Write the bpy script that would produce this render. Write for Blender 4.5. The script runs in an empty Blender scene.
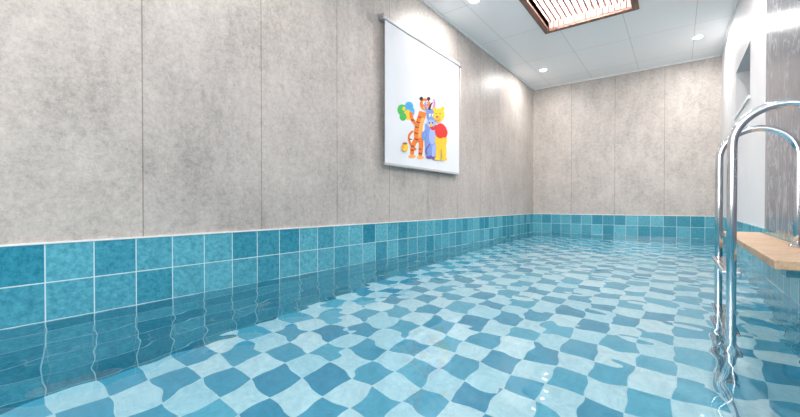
import bpy, bmesh, math, random
import numpy as np
from mathutils import Vector, Matrix
random.seed(4); np.random.seed(4)
scene=bpy.context.scene
scene.view_settings.view_transform='Standard'
scene.view_settings.look='None'
scene.view_settings.exposure=0.0
coll=scene.collection

# ---------- dimensions (metres, camera eye = origin height) ----------
XL,XR=-2.61,0.60
YF,YB=-2.0,8.48
ZC=2.60; ZT=-0.20; ZW=-0.60; ZP=-1.65
XE=0.34; ZS=-0.24; YSLAB=2.27; SLABT=.042

def s2l(c):
    return tuple(((v/255)/12.92 if v/255<=0.04045 else ((v/255+0.055)/1.055)**2.4) for v in c)+(1.0,)

# ---------- material helpers ----------
def new_mat(name):
    m=bpy.data.materials.new(name); m.use_nodes=True
    nt=m.node_tree
    for n in list(nt.nodes):
        nt.nodes.remove(n)
    out=nt.nodes.new('ShaderNodeOutputMaterial')
    b=nt.nodes.new('ShaderNodeBsdfPrincipled')
    nt.links.new(b.outputs[0],out.inputs[0])
    return m,nt,b,out
def simple(name,rgb,rough=0.5,metal=0.0,noise=0.06,nscale=20,bump=0.0):
    m,nt,b,out=new_mat(name)
    tc=nt.nodes.new('ShaderNodeTexCoord')
    n=nt.nodes.new('ShaderNodeTexNoise'); n.inputs['Scale'].default_value=nscale; n.inputs['Detail'].default_value=4
    nt.links.new(tc.outputs['Object'],n.inputs['Vector'])
    r=nt.nodes.new('ShaderNodeValToRGB')
    c=s2l(rgb)
    r.color_ramp.elements[0].position=0.3; r.color_ramp.elements[1].position=0.7
    r.color_ramp.elements[0].color=tuple(v*(1-noise) for v in c[:3])+(1,)
    r.color_ramp.elements[1].color=tuple(min(1,v*(1+noise)) for v in c[:3])+(1,)
    nt.links.new(n.outputs['Fac'],r.inputs[0]); nt.links.new(r.outputs[0],b.inputs['Base Color'])
    b.inputs['Roughness'].default_value=rough; b.inputs['Metallic'].default_value=metal
    if bump>0:
        bp=nt.nodes.new('ShaderNodeBump'); bp.inputs['Strength'].default_value=bump; bp.inputs['Distance'].default_value=0.01
        nt.links.new(n.outputs['Fac'],bp.inputs['Height']); nt.links.new(bp.outputs[0],b.inputs['Normal'])
    return m
def math_n(nt,op,a,b=None,c=None):
    n=nt.nodes.new('ShaderNodeMath'); n.operation=op
    for i,v in enumerate((a,b,c)):
        if v is None: continue
        if isinstance(v,(int,float)): n.inputs[i].default_value=v
        else: nt.links.new(v,n.inputs[i])
    return n.outputs[0]
def mixc(nt,fac,a,b,mode='MIX'):
    n=nt.nodes.new('ShaderNodeMix'); n.data_type='RGBA'; n.blend_type=mode
    for idx,v in ((0,fac),(6,a),(7,b)):
        if isinstance(v,(int,float)): n.inputs[idx].default_value=v
        elif isinstance(v,tuple): n.inputs[idx].default_value=v
        else: nt.links.new(v,n.inputs[idx])
    return n.outputs[2]
def box_coords(nt,offx,offy):
    """planar coordinates chosen by face orientation"""
    tc=nt.nodes.new('ShaderNodeTexCoord')
    sp=nt.nodes.new('ShaderNodeSeparateXYZ'); nt.links.new(tc.outputs['Object'],sp.inputs[0])
    g=nt.nodes.new('ShaderNodeNewGeometry')
    sn=nt.nodes.new('ShaderNodeSeparateXYZ'); nt.links.new(g.outputs['True Normal'],sn.inputs[0])
    ax=math_n(nt,'GREATER_THAN',math_n(nt,'ABSOLUTE',sn.outputs[0]),0.5)
    az=math_n(nt,'GREATER_THAN',math_n(nt,'ABSOLUTE',sn.outputs[2]),0.5)
    x=math_n(nt,'ADD',sp.outputs[0],offx); y=math_n(nt,'ADD',sp.outputs[1],offy); z=math_n(nt,'ADD',sp.outputs[2],20.0)
    U=math_n(nt,'ADD',math_n(nt,'MULTIPLY',x,math_n(nt,'SUBTRACT',1,ax)),math_n(nt,'MULTIPLY',y,ax))
    V=math_n(nt,'ADD',math_n(nt,'MULTIPLY',z,math_n(nt,'SUBTRACT',1,az)),math_n(nt,'MULTIPLY',y,az))
    cb=nt.nodes.new('ShaderNodeCombineXYZ'); nt.links.new(U,cb.inputs[0]); nt.links.new(V,cb.inputs[1])
    return tc,cb.outputs[0]
def brick(nt,vec,c1,c2,mortar,w=0.2,h=0.2,ms=0.004):
    b=nt.nodes.new('ShaderNodeTexBrick'); b.offset=0.0; b.squash=1.0
    b.inputs['Color1'].default_value=c1; b.inputs['Color2'].default_value=c2; b.inputs['Mortar'].default_value=mortar
    b.inputs['Scale'].default_value=1.0; b.inputs['Mortar Size'].default_value=ms; b.inputs['Mortar Smooth'].default_value=0.1
    b.inputs['Bias'].default_value=0.0
    b.inputs['Brick Width'].default_value=w; b.inputs['Row Height'].default_value=h
    nt.links.new(vec,b.inputs['Vector']); return b

def mat_teal_tile():
    m,nt,b,out=new_mat('teal_glazed_tile')
    tc,vec=box_coords(nt,20.01,20-0.024)
    br=brick(nt,vec,s2l((46,138,160)),s2l((98,180,196)),s2l((200,222,226)),ms=.003)
    n=nt.nodes.new('ShaderNodeTexNoise'); n.inputs['Scale'].default_value=34; n.inputs['Detail'].default_value=8; n.inputs['Roughness'].default_value=0.8
    nt.links.new(tc.outputs['Object'],n.inputs['Vector'])
    r=nt.nodes.new('ShaderNodeValToRGB'); r.color_ramp.elements[0].position=0.36; r.color_ramp.elements[1].position=0.64
    r.color_ramp.elements[0].color=(0.52,0.64,0.70,1); r.color_ramp.elements[1].color=(1.5,1.2,1.16,1)
    nt.links.new(n.outputs['Fac'],r.inputs[0])
    col=mixc(nt,math_n(nt,'SUBTRACT',1,br.outputs['Fac']),br.outputs['Color'],r.outputs[0],'MULTIPLY')
    nt.links.new(col,b.inputs['Base Color'])
    b.inputs['Roughness'].default_value=0.18
    bp=nt.nodes.new('ShaderNodeBump'); bp.inputs['Strength'].default_value=0.5; bp.inputs['Distance'].default_value=0.003; bp.invert=True
    nt.links.new(br.outputs['Fac'],bp.inputs['Height']); nt.links.new(bp.outputs[0],b.inputs['Normal'])
    return m
def mat_checker():
    m,nt,b,out=new_mat('checkered_pool_tile')
    tc,vec=box_coords(nt,20.01,20-0.024)
    ck=nt.nodes.new('ShaderNodeTexChecker'); ck.inputs['Scale'].default_value=5.0
    v2=nt.nodes.new('ShaderNodeVectorMath'); v2.operation='ADD'; v2.inputs[1].default_value=(0,0,0.1); nt.links.new(vec,v2.inputs[0])
    nt.links.new(v2.outputs[0],ck.inputs['Vector'])
    b1=brick(nt,vec,s2l((56,152,186)),s2l((98,188,212)),s2l((205,232,238)),ms=0.003)
    b2=brick(nt,vec,s2l((186,228,238)),s2l((222,243,247)),s2l((205,232,238)),ms=0.003)
    col=mixc(nt,ck.outputs['Fac'],b1.outputs['Color'],b2.outputs['Color'])
    n=nt.nodes.new('ShaderNodeTexNoise'); n.inputs['Scale'].default_value=25; n.inputs['Detail'].default_value=6; n.inputs['Roughness'].default_value=.7
    nt.links.new(tc.outputs['Object'],n.inputs['Vector'])
    r=nt.nodes.new('ShaderNodeValToRGB'); r.color_ramp.elements[0].position=0.34; r.color_ramp.elements[1].position=0.66
    r.color_ramp.elements[0].color=(0.76,0.85,0.88,1); r.color_ramp.elements[1].color=(1.12,1.06,1.05,1)
    nt.links.new(n.outputs['Fac'],r.inputs[0])
    nt.links.new(mixc(nt,1.0,col,r.outputs[0],'MULTIPLY'),b.inputs['Base Color'])
    b.inputs['Roughness'].default_value=0.5
    return m
def mat_stone_panel(name,base,seam=0.805,contrast=1.0,seams=True,veins=False):
    m,nt,b,out=new_mat(name)
    tc,vec=box_coords(nt,20-XL-20+0.005+8.05,8.05-0.866+0.805)
    def noise(scale,detail,rough,stretch=None,dist=0):
        n=nt.nodes.new('ShaderNodeTexNoise'); n.inputs['Scale'].default_value=scale; n.inputs['Detail'].default_value=detail; n.inputs['Roughness'].default_value=rough; n.inputs['Distortion'].default_value=dist
        if stretch:
            mp=nt.nodes.new('ShaderNodeMapping'); mp.inputs['Scale'].default_value=stretch
            nt.links.new(tc.outputs['Object'],mp.inputs[0]); nt.links.new(mp.outputs[0],n.inputs['Vector'])
        else: nt.links.new(tc.outputs['Object'],n.inputs['Vector'])
        return n.outputs['Fac']
    a=noise(2.0,5,0.6); f=noise(55,9,0.9); s=noise(9,6,0.65,(1,1,0.3),.4); g=noise(20,6,.7)
    tot=math_n(nt,'ADD',math_n(nt,'MULTIPLY',a,0.19),math_n(nt,'ADD',math_n(nt,'MULTIPLY',f,0.48),math_n(nt,'ADD',math_n(nt,'MULTIPLY',s,0.14),math_n(nt,'MULTIPLY',g,.19))))
    r=nt.nodes.new('ShaderNodeValToRGB')
    c=s2l(base)
    e=r.color_ramp.elements
    e[0].position=0.40; e[0].color=tuple(v*(1-.40*contrast) for v in c[:3])+(1,)
    e[1].position=0.60; e[1].color=tuple(min(1,v*(1+.32*contrast)) for v in c[:3])+(1,)
    k=e.new(0.50); k.color=c
    nt.links.new(tot,r.inputs[0])
    col=r.outputs[0]
    if veins:
        vn=noise(3.2,6,.6,(1,1,.45),1.5)
        d=math_n(nt,'ABSOLUTE',math_n(nt,'SUBTRACT',vn,.5))
        mask=math_n(nt,'SUBTRACT',1,math_n(nt,'MINIMUM',math_n(nt,'MULTIPLY',d,40),1))
        col=mixc(nt,math_n(nt,'MULTIPLY',mask,.6),col,s2l((205,205,210)))
    if seams:
        br=brick(nt,vec,(1.04,1.03,1.02,1),(0.94,0.94,0.95,1),(0.58,0.55,0.53,1),w=seam,h=60.0,ms=0.004)
        col=mixc(nt,1.0,col,br.outputs['Color'],'MULTIPLY')
    nt.links.new(col,b.inputs['Base Color'])
    b.inputs['Roughness'].default_value=0.45 if not veins else .25
    bp=nt.nodes.new('ShaderNodeBump'); bp.inputs['Strength'].default_value=0.2; bp.inputs['Distance'].default_value=0.005
    nt.links.new(g,bp.inputs['Height']); nt.links.new(bp.outputs[0],b.inputs['Normal'])
    return m
def mat_ceiling():
    m,nt,b,out=new_mat('white_ceiling_panel')
    tc,vec=box_coords(nt,20-XL-20+6.0,6.0+0.4)
    br=brick(nt,vec,(0.93,0.93,0.93,1),(0.91,0.91,0.92,1),(0.62,0.62,0.62,1),w=0.8,h=1.2,ms=0.004)
    nt.links.new(br.outputs['Color'],b.inputs['Base Color']); b.inputs['Roughness'].default_value=0.4
    return m
def mat_wood(name,rgb,axis_scale=(18,1.2,18)):
    m,nt,b,out=new_mat(name)
    tc=nt.nodes.new('ShaderNodeTexCoord'); mp=nt.nodes.new('ShaderNodeMapping'); mp.inputs['Scale'].default_value=axis_scale
    nt.links.new(tc.outputs['Object'],mp.inputs[0])
    n=nt.nodes.new('ShaderNodeTexNoise'); n.inputs['Scale'].default_value=2.0; n.inputs['Detail'].default_value=6
    nt.links.new(mp.outputs[0],n.inputs['Vector'])
    r=nt.nodes.new('ShaderNodeValToRGB'); c=s2l(rgb)
    r.color_ramp.elements[0].position=0.3; r.color_ramp.elements[0].color=tuple(v*0.6 for v in c[:3])+(1,)
    r.color_ramp.elements[1].position=0.7; r.color_ramp.elements[1].color=tuple(min(1,v*1.3) for v in c[:3])+(1,)
    nt.links.new(n.outputs['Fac'],r.inputs[0]); nt.links.new(r.outputs[0],b.inputs['Base Color'])
    b.inputs['Roughness'].default_value=0.5
    return m
def mat_emit(name,rgb,st):
    m,nt,b,out=new_mat(name)
    nt.nodes.remove(b)
    e=nt.nodes.new('ShaderNodeEmission'); e.inputs[0].default_value=rgb; e.inputs[1].default_value=st
    nt.links.new(e.outputs[0],out.inputs[0]); return m
def mat_water():
    m,nt,b,out=new_mat('pool_water')
    nt.nodes.remove(b)
    g=nt.nodes.new('ShaderNodeBsdfGlass'); g.inputs['IOR'].default_value=1.33; g.inputs['Roughness'].default_value=0.0
    g.inputs['Color'].default_value=(0.94,0.99,1.0,1)
    nt.links.new(g.outputs[0],out.inputs[0]); return m

M_teal=mat_teal_tile(); M_check=mat_checker()
M_wall=mat_stone_panel('grey_stone_panel',(186,178,172),contrast=1.0)
M_col=mat_stone_panel('dark_marble_panel',(124,123,130),seams=False,veins=True)
M_ceil=mat_ceiling()
M_white=simple('white_paint',(222,222,224),0.55,noise=0.03,nscale=3)
M_trim=simple('white_trim',(235,235,235),0.4,noise=0.02)
M_steel=simple('brushed_steel',(222,224,228),0.10,1.0,noise=0.03,nscale=60)
M_alu=simple('grey_aluminium',(165,165,168),0.35,0.8,noise=0.03)
M_fabric=simple('white_blind_fabric',(226,229,234),0.8,noise=0.015,nscale=200)
M_cass=simple('pale_grey_cassette',(188,188,190),0.4,noise=0.02)
M_trav=mat_stone_panel('travertine_coping',(188,158,128),seams=False,contrast=1.2)
M_wood=mat_wood('brown_wood',(138,100,84))
M_woodl=mat_wood('pale_pink_wood',(196,160,152))
M_glasswhite=mat_emit('diffusing_skylight_pane',(1,0.98,0.97,1),2.5)
M_lamp=mat_emit('lamp_lens',(1,1,1,1),130.0)
M_water=mat_water()

# ---------- mesh helpers ----------
def obj_from(name,verts,faces,mat,smooth=False,parent=None):
    me=bpy.data.meshes.new(name); me.from_pydata([tuple(v) for v in verts],[],faces); me.update()
    if smooth:
        me.polygons.foreach_set('use_smooth',[True]*len(me.polygons))
    mats=mat if isinstance(mat,list) else [mat]
    for mm in mats: me.materials.append(mm)
    o=bpy.data.objects.new(name,me); coll.objects.link(o)
    if parent: o.parent=parent
    return o
def box_geo(x0,x1,y0,y1,z0,z1):
    v=[(x0,y0,z0),(x1,y0,z0),(x1,y1,z0),(x0,y1,z0),(x0,y0,z1),(x1,y0,z1),(x1,y1,z1),(x0,y1,z1)]
    f=[(0,3,2,1),(4,5,6,7),(0,1,5,4),(1,2,6,5),(2,3,7,6),(3,0,4,7)]
    return v,f
def boxes(name,lst,mat,parent=None,bevel=0):
    V=[];F=[]
    for b in lst:
        v,f=box_geo(*b); o=len(V); V+=v; F+=[tuple(i+o for i in q) for q in f]
    ob=obj_from(name,V,F,mat,parent=parent)
    if bevel>0:
        md=ob.modifiers.new('bevel','BEVEL'); md.width=bevel; md.segments=2
    return ob
def empty(name,loc=(0,0,0)):
    e=bpy.data.objects.new(name,None); coll.objects.link(e); e.empty_display_size=0.1; return e
def tube(name,pts,r,mat,parent=None,seg=20,planeN=Vector((0,1,0))):
    pts=[Vector(p) for p in pts]; V=[];F=[]
    n=len(pts)
    for i,p in enumerate(pts):
        t=(pts[min(i+1,n-1)]-pts[max(i-1,0)]).normalized()
        a=planeN; b=t.cross(a).normalized()
        for k in range(seg):
            an=2*math.pi*k/seg
            V.append(p+a*math.cos(an)*r+b*math.sin(an)*r)
    for i in range(n-1):
        for k in range(seg):
            k2=(k+1)%seg
            F.append((i*seg+k,i*seg+k2,(i+1)*seg+k2,(i+1)*seg+k))
    F.append(tuple(range(seg))[::-1]); F.append(tuple((n-1)*seg+k for k in range(seg)))
    ob=obj_from(name,V,F,mat,smooth=True,parent=parent)
    bm=bmesh.new(); bm.from_mesh(ob.data); bmesh.ops.recalc_face_normals(bm,faces=bm.faces); bm.to_mesh(ob.data); bm.free()
    return ob
def disc_cyl(name,c,r,h,mat,parent=None,seg=32,bevel=0.0):
    bm=bmesh.new(); bmesh.ops.create_cone(bm,cap_ends=True,segments=seg,radius1=r,radius2=r,depth=h)
    bmesh.ops.translate(bm,verts=bm.verts,vec=c)
    me=bpy.data.meshes.new(name); bm.to_mesh(me); bm.free(); me.materials.append(mat)
    o=bpy.data.objects.new(name,me); coll.objects.link(o)
    if parent:o.parent=parent
    if bevel:
        md=o.modifiers.new('b','BEVEL'); md.width=bevel; md.segments=3
    return o

# ---------- room shell ----------
W=0.15
boxes('wall_left',[(XL-W,XL,YF-W,YB+W,ZT,ZC)],M_wall)
boxes('wall_back',[(XL,XR+W,YB,YB+W,ZT,ZC)],M_wall)
gx0,gx1,gz0,gz1=-2.2,0.2,0.0,2.2  # invented opening behind the camera, made for the fill light
boxes('wall_front',[(XL,gx0,YF-W,YF,ZT,ZC),(gx1,XR+W,YF-W,YF,ZT,ZC),(gx0,gx1,YF-W,YF,ZT,gz0),(gx0,gx1,YF-W,YF,gz1,ZC)],M_wall)
boxes('added_fill_window',[(gx0,gx0+.05,YF-.1,YF-.04,gz0,gz1),(gx1-.05,gx1,YF-.1,YF-.04,gz0,gz1),(gx0,gx1,YF-.1,YF-.04,gz0,gz0+.05),(gx0,gx1,YF-.1,YF-.04,gz1-.05,gz1),(-1.03,-.97,YF-.1,YF-.04,gz0,gz1)],M_trim)  # added frame for the invented opening, out of view
YJ=4.28
boxes('wall_right',[(XR-.02,XR+W,YF,YJ,ZT,ZC)],M_col)
wy0,wy1,wz0,wz1=5.3,6.5,1.14,1.72
boxes('wall_right_white',[(XR,XR+W+.1,YJ,wy0,ZT,ZC),(XR,XR+W+.1,wy1,YB,ZT,ZC),(XR,XR+W+.1,wy0,wy1,ZT,wz0),(XR,XR+W+.1,wy0,wy1,wz1,ZC)],M_white)
fx0,fx1=XR+.14,XR+.20
win=boxes('window_1',[(fx0,fx1,wy0,wy0+.05,wz0,wz1),(fx0,fx1,wy1-.05,wy1,wz0,wz1),(fx0,fx1,wy0,wy1,wz0,wz0+.05),(fx0,fx1,wy0,wy1,wz1-.05,wz1),(fx0,fx1,5.87,5.93,wz0,wz1)],M_alu)
boxes('window_sill',[(XR-.02,XR+.14,wy0-.03,wy1+.03,wz0-.03,wz0)],M_trim,bevel=.004)
pane=boxes('window_pane',[(XR+.165,XR+.175,wy0+.05,wy1-.05,wz0+.05,wz1-.05)],simple('frosted_dim_pane',(120,126,130),0.15),parent=win)

sx0,sx1,sy0,sy1=-1.54,-0.48,4.1,5.72
boxes('ceiling',[(XL-W,sx0,YF-W,YB+W,ZC,ZC+.1),(sx1,XR+W,YF-W,YB+W,ZC,ZC+.1),(sx0,sx1,YF-W,sy0,ZC,ZC+.1),(sx0,sx1,sy1,YB+W,ZC,ZC+.1)],M_ceil)
boxes('trim_1',[(XL,XL+.03,YF,YB,ZC-.025,ZC)],M_trim)
boxes('trim_2',[(XL+.03,XR,YB-.03,YB,ZC-.025,ZC)],M_trim)
boxes('trim_3',[(XR-.03,XR,YF,YB-.03,ZC-.025,ZC)],M_trim)

sk=empty('skylight')
fw=.065
boxes('frame',[(sx0-fw,sx0+.01,sy0-fw,sy1+fw,ZC-.035,ZC+.0),(sx1-.01,sx1+fw,sy0-fw,sy1+fw,ZC-.035,ZC),
               (sx0+.01,sx1-.01,sy0-fw,sy0+.01,ZC-.035,ZC),(sx0+.01,sx1-.01,sy1-.01,sy1+fw,ZC-.035,ZC)],M_wood,parent=sk,bevel=.006)
ht=.55
boxes('shaft',[(sx0-.02,sx0,sy0,sy1,ZC,ZC+ht),(sx1,sx1+.02,sy0,sy1,ZC,ZC+ht),(sx0-.02,sx1+.02,sy0-.02,sy0,ZC,ZC+ht)],M_woodl,parent=sk)
nb=15; pw=(sx1-sx0)/nb
boxes('far_planks',[(sx0+i*pw+.005,sx0+(i+1)*pw-.005,sy1-.015,sy1,ZC,ZC+ht) for i in range(nb)],M_woodl,parent=sk,bevel=.003)
boxes('plank_backing',[(sx0,sx1,sy1,sy1+.02,ZC,ZC+ht)],M_wood,parent=sk)
boxes('slats',[(sx0+(i+.5)*pw-.014,sx0+(i+.5)*pw+.014,sy0,sy1-.015,ZC+.10,ZC+.13) for i in range(nb)],M_woodl,parent=sk,bevel=.003)
boxes('pane',[(sx0-.02,sx1+.02,sy0-.02,sy1+.02,ZC+ht,ZC+ht+.02)],M_glasswhite,parent=sk)

# ---------- pool basin ----------
P=.012
boxes('pool_wall_left',[(XL-W,XL+P,YF-W,YB+W,ZP-.1,ZT)],M_teal)
boxes('pool_wall_back',[(XL+P,XR+W,YB-P,YB+W,ZP-.1,ZT)],M_teal)
boxes('pool_wall_front',[(XL+P,XR+W,YF-W,YF+P,ZP-.1,ZT)],M_teal)
boxes('pool_wall_right',[(XR-P,XR+W,YF+P,YB-P,ZP-.1,ZT)],M_teal)
boxes('stone_coping',[(XE,XR-P-.001,YSLAB+i*.45,YSLAB+(i+1)*.45-.003,ZS-SLABT,ZS) for i in range(5)],M_trav,bevel=.006)
boxes('tiled_bracket',[(XE+.14,XR-P-.001,y,y+.12,ZS-.16,ZS-SLABT) for y in (2.9,3.9)],M_teal)
boxes('floor',[(XL+P,XR-P,YF+P,YB-P,ZP-.1,ZP)],M_check)
boxes('trim_4',[(XL,XL+P+.004,YF,YB,ZT,ZT+.008),(XL+P,XR,YB-P-.004,YB,ZT,ZT+.008)],M_trim)

# ---------- water ----------
def make_water():
    res=.0175
    xs=np.linspace(XL+P,XR-P,int((XR-XL)/res)+1); ys=np.linspace(YF+P,YB-P,int((YB-YF)/res)+1)
    X,Y=np.meshgrid(xs,ys)
    Z=np.zeros_like(X)
    rng=np.random.RandomState(37)
    def add(N,l0,l1,rms):
        nonlocal Z
        for i in range(N):
            lam=l0*(l1/l0)**rng.rand()
            th=rng.rand()*2*math.pi; ph=rng.rand()*2*math.pi
            k=2*math.pi/lam
            slope=rms*math.sqrt(2/N)*1.4
            env=0.55+0.45*np.sin(X*rng.uniform(-2,2)+Y*rng.uniform(-1.6,1.6)+rng.rand()*6)
            warp=0.7*np.sin(rng.uniform(1,2.5)*X+rng.uniform(1,2.5)*Y+ph)
            Z=Z+slope/k*env*np.sin(k*(X*math.cos(th)+Y*math.sin(th))+ph+warp)
    add(36,.10,.20,.030)
    add(26,.22,.55,.019)
    add(8,.8,1.6,.006)
    Z=Z+ZW
    ny,nx=X.shape
    V=np.stack([X,Y,Z],-1).reshape(-1,3)
    F=[(j*nx+i,j*nx+i+1,(j+1)*nx+i+1,(j+1)*nx+i) for j in range(ny-1) for i in range(nx-1)]
    me=bpy.data.meshes.new('pool_water'); me.from_pydata(V.tolist(),[],F); me.update()
    me.polygons.foreach_set('use_smooth',[True]*len(me.polygons)); me.materials.append(M_water)
    o=bpy.data.objects.new('pool_water',me); coll.objects.link(o)
    return o
water=make_water()
water.cycles.is_caustics_caster=True
for o in bpy.data.objects:
    if o.name in('floor','pool_wall_left','pool_wall_back','pool_wall_right','pool_wall_front'): o.cycles.is_caustics_receiver=True

# ---------- ladder ----------
lad=empty('pool_ladder')
R=.019
Y1,Y2=2.36,3.04
def rail(name,y):
    x0,x1=.207,.548; r=(x1-x0)/2; zc=.285
    pts=[(x0,y,z) for z in np.linspace(ZP+.001,zc-.03,30)]
    for k in range(0,29):
        a=math.pi-math.pi*k/28
        pts.append((x0+r+r*math.cos(a),y,zc+r*math.sin(a)))
    pts+=[(x1,y,z) for z in np.linspace(zc-.03,ZS+.001,8)]
    tube(name,pts,R,M_steel,lad)
    disc_cyl(name+'_flange',(x1-.004,y,ZS+.008),.036,.014,M_steel,lad,bevel=.005)
rail('rail_near',Y1); rail('rail_far',Y2)
for i,z in enumerate((-.33,-.68,-1.0,-1.32)):
    boxes('step_%d'%(i+1),[(.172,.245,Y1,Y2,z-.010,z+.010)],M_steel,parent=lad,bevel=.006)
    boxes('step_ribs_%d'%(i+1),[(.177+k*.014,.183+k*.014,Y1+.03,Y2-.03,z+.010,z+.013) for k in range(5)],M_alu,parent=lad)

# ---------- roller blind with print ----------
FPX=370.;CX=400.;HY=205.
XBL=XL+.055
def wallpt(px,py,off=0.0):
    a=-(XBL+off); u=(px-CX)/FPX; t=(.8+.6*u)/(.6-.8*u); d=a*(.6+.8*t)
    return (XBL+off,a*t,(HY-py)/FPX*d)
bl=empty('roller_blind')
yA=wallpt(385,100)[1]; yB=wallpt(459,100)[1]; zt=2.04; zb=.455
boxes('fabric',[(XBL-.001,XBL,yA,yB,zb,zt)],M_fabric,parent=bl)
boxes('cassette',[(XL+.003,XBL+.012,yA-.03,yB+.03,zt-.028,zt+.03)],M_cass,bl,bevel=.012)
boxes('end_caps',[(XL+.001,XBL+.015,yA-.042,yA-.03,zt-.032,zt+.034),(XL+.001,XBL+.015,yB+.03,yB+.042,zt-.032,zt+.034)],M_alu,bl,bevel=.004)
boxes('bottom_bar',[(XBL-.010,XBL+.010,yA-.006,yB+.006,zb-.018,zb+.014)],M_cass,bl,bevel=.006)
tube('pull_chain',[(XBL+.004,yB+.036,zt-.03),(XBL+.004,yB+.036,.7)],.003,M_trim,bl,seg=8,planeN=Vector((0,1,0)))
cols={'o':(238,120,40),'o2':(250,170,90),'k':(40,30,36),'b':(120,150,215),'b2':(165,180,232),'pk':(225,120,190),'y':(250,200,50),'r':(225,50,45),'g':(70,185,90),'c':(70,170,225),'w':(250,245,235),'br':(150,90,50),'v':(110,80,160)}
PM={k:simple('print_ink_'+k,v,.8,noise=.02) for k,v in cols.items()}
layer=[0]
def poly(pts,c):
    layer[0]+=1; off=.0006+.00012*layer[0]
    V=[wallpt(x,y,off) for x,y in pts]
    obj_from('print_part_%d'%layer[0],V,[tuple(range(len(V)))],PM[c],parent=bl)
def ell(cx,cy,rx,ry,c,rot=0,n=28):
    a=math.radians(rot)
    poly([(cx+rx*math.cos(t)*math.cos(a)-ry*math.sin(t)*math.sin(a),cy+rx*math.cos(t)*math.sin(a)+ry*math.sin(t)*math.cos(a)) for t in [2*math.pi*i/n for i in range(n)]],c)
def stroke(pts,w,c,w2=None):
    P_=[Vector(p) for p in pts]; Q=[P_[0]]+P_+[P_[-1]]; S=[]
    for i in range(1,len(Q)-2):
        for k in range(8):
            t=k/8; p0,p1,p2,p3=Q[i-1],Q[i],Q[i+1],Q[i+2]
            S.append(.5*((2*p1)+(-p0+p2)*t+(2*p0-5*p1+4*p2-p3)*t*t+(-p0+3*p1-3*p2+p3)*t**3))
    S.append(P_[-1]); n=len(S); L=[];Rr=[]
    for i,s in enumerate(S):
        t=(S[min(i+1,n-1)]-S[max(i-1,0)]).normalized(); nn=Vector((-t.y,t.x)); ww=w+(w2-w)*i/(n-1) if w2 else w
        L.append(s+nn*ww/2); Rr.append(s-nn*ww/2)
    layer[0]+=1; off=.0006+.00012*layer[0]
    V=[wallpt(p.x,p.y,off) for p in L]+[wallpt(p.x,p.y,off) for p in Rr]
    obj_from('print_part_%d'%layer[0],V,[(i,i+1,n+i+1,n+i) for i in range(n-1)],PM[c],parent=bl)
ell(402.5,110.5,5,6,'g',-20); ell(409,106.5,4.2,4.5,'c'); ell(408.5,115,5,5,'y',20); ell(403,117,3.5,4,'g'); ell(412,112,2.6,4.5,'c'); ell(404,109,1.5,2,'y')
stroke([(416,150),(410,143),(409,136),(413,131)],2.2,'o')
stroke([(421,121),(416,124),(412,119),(411,112)],3.4,'o')
stroke([(417,138),(413,146),(412,155)],5,'o',3.6); stroke([(421,138),(421,148),(420,156)],5,'o',3.8)
ell(412,156.5,3.6,1.7,'o2'); ell(420.5,157.5,3.6,1.7,'o2')
stroke([(423,112),(420,122),(418,133),(419,142)],7.5,'o',8.5)
stroke([(423,118),(421,127),(420,138)],3.6,'o2',4.2)
ell(425,104.5,5.2,6,'o',-15); ell(421.2,99,1.8,2,'k'); ell(428.6,99,1.7,1.9,'k'); ell(426,108,3.4,2.8,'o2'); ell(427.2,106,1.3,.9,'pk')
ell(424,103,1.2,1.7,'w'); ell(427,102.6,1.1,1.6,'w'); ell(424.3,103.4,.45,.8,'k'); ell(427.2,103,.45,.8,'k')
for y,x in ((117,419.3),(122,417.5),(127,416),(133,415.5),(139,415.6)): stroke([(x-.8,y-.4),(x+1.2,y+.7),(x+3,y+.3)],1.1,'k',.4)
for x,y in ((412,150),(412.5,146),(420,149),(420.3,153),(413,120),(410.5,139)): stroke([(x-1.6,y),(x+1.6,y+.5)],.9,'k')
stroke([(429,124),(428.5,138),(429,156)],8,'b',6.5); stroke([(435,132),(434.5,146),(435,157)],5,'b2',4.4)
ell(431.5,134,6,12,'b'); ell(432.5,136,3.6,8.5,'b2'); ell(429.5,157.2,3.6,1.6,'v'); ell(435,158.2,3.2,1.6,'v')
ell(431.5,117,4.6,8,'b',-10); ell(431,123.5,4.2,3.8,'b2'); ell(429.3,123,.7,.9,'k'); ell(432.5,123,.7,.9,'k')
stroke([(428,112),(425.6,107),(426,101)],2.4,'b',1); stroke([(433,110),(434.5,104),(433.5,99.5)],2.6,'pk',1.2)
stroke([(429,110),(430.5,105.5),(432.5,102.5)],2.6,'k',.8); ell(430,115.5,1,1.7,'w'); ell(433,115.5,1,1.7,'w'); ell(430.2,116,.4,.8,'k'); ell(433.1,116,.4,.8,'k')
stroke([(427,130),(423,134),(424,140)],2.6,'b'); stroke([(430,144),(426,150),(427,154)],1.3,'v')
stroke([(439,144),(438.5,152),(438,158)],5,'y'); stroke([(443.5,144),(444,152),(444,158.5)],5,'y',4.2); ell(437.5,158.8,3.2,1.6,'y'); ell(444,159.3,3.2,1.6,'y')
ell(441,140,6,9.5,'y'); ell(440.5,131,5.6,7.5,'r'); stroke([(437,126),(433,129),(431,126)],3,'r',2.6); ell(430.8,125.5,1.7,1.6,'y'); stroke([(444,127),(446.2,133),(444,138)],3,'r',2.6); ell(443.6,139,1.7,1.7,'y')
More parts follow.
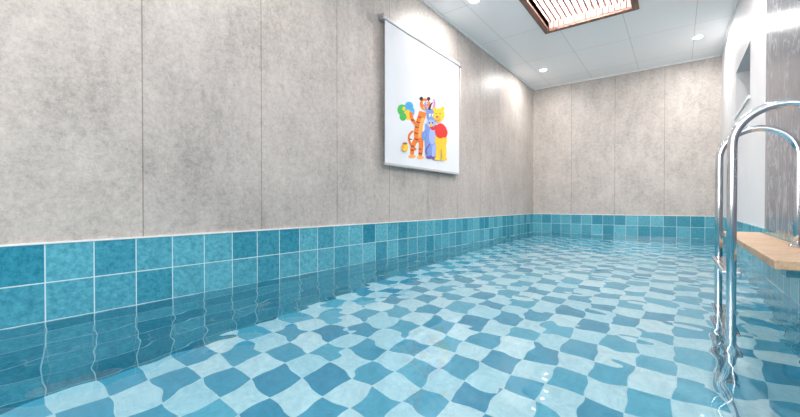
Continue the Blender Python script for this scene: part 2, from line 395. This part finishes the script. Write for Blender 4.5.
ell(438.8,115.5,5.6,7,'y',8); ell(434.4,109.3,1.9,2.1,'y'); ell(442.6,109,1.9,2.1,'y'); ell(437.6,119,3.2,2.7,'o2'); ell(437,117,1.1,.8,'k'); ell(436,114,.5,.8,'k'); ell(440,114,.5,.8,'k'); stroke([(435.4,120),(437.2,121.3),(439.5,120)],.5,'br')
ell(405,147.5,3.2,4,'y'); ell(405,143.6,2.4,1.1,'br'); stroke([(403,144.5),(403.2,148)],1,'o')

# ---------- lamps ----------
def add_light(name,kind,loc,rot,energy,color=(1,1,1),**kw):
    l=bpy.data.lights.new(name,kind); l.energy=energy; l.color=color
    for k,v in kw.items(): setattr(l,k,v)
    o=bpy.data.objects.new(name,l); o.location=loc; o.rotation_euler=rot; coll.objects.link(o); return o
for y,en in ((7.36,30),(4.34,28),(1.32,28)):
    for x in (-2.08,.24):
        e=empty('recessed_downlight')
        disc_cyl('rim',(x,y,ZC-.004),.066,.008,M_trim,e,bevel=.002)
        disc_cyl('lens',(x,y,ZC-.009),.052,.003,M_lamp,e)
        l=add_light('bulb','AREA',(x,y,ZC-.02),(0,0,0),en*(1.0 if x>0 else .7),(1,.97,.94),shape='DISK',size=.05)
        l.data.cycles.is_caustics_light=True
        l.parent=e
l=add_light('skylight_daylight','AREA',((sx0+sx1)/2,(sy0+sy1)/2,ZC+.5),(0,0,0),190,(1,.985,.97),shape='RECTANGLE',size=1.0,size_y=1.5)
l.data.cycles.is_caustics_light=True
l=add_light('added_front_fill','AREA',(-1.0,YF-.2,1.1),(math.radians(100),0,0),150,(1,.985,.97),shape='RECTANGLE',size=2.3,size_y=2.1)  # added fill light behind the camera, tilted up to lift the ceiling
l.data.cycles.is_caustics_light=True

w=bpy.data.worlds.new('world'); scene.world=w; w.use_nodes=True
nt=w.node_tree; bg=nt.nodes['Background']; bg.inputs[0].default_value=(.9,.95,1,1); bg.inputs[1].default_value=1.0

# ---------- camera ----------
cd=bpy.data.cameras.new('camera'); cd.sensor_width=36; cd.lens=FPX/800*36; cd.clip_start=.02
cam=bpy.data.objects.new('camera',cd); cam.location=(0,0,0); cam.rotation_euler=(math.radians(90-.54),0,math.radians(36.87))
coll.objects.link(cam); scene.camera=cam
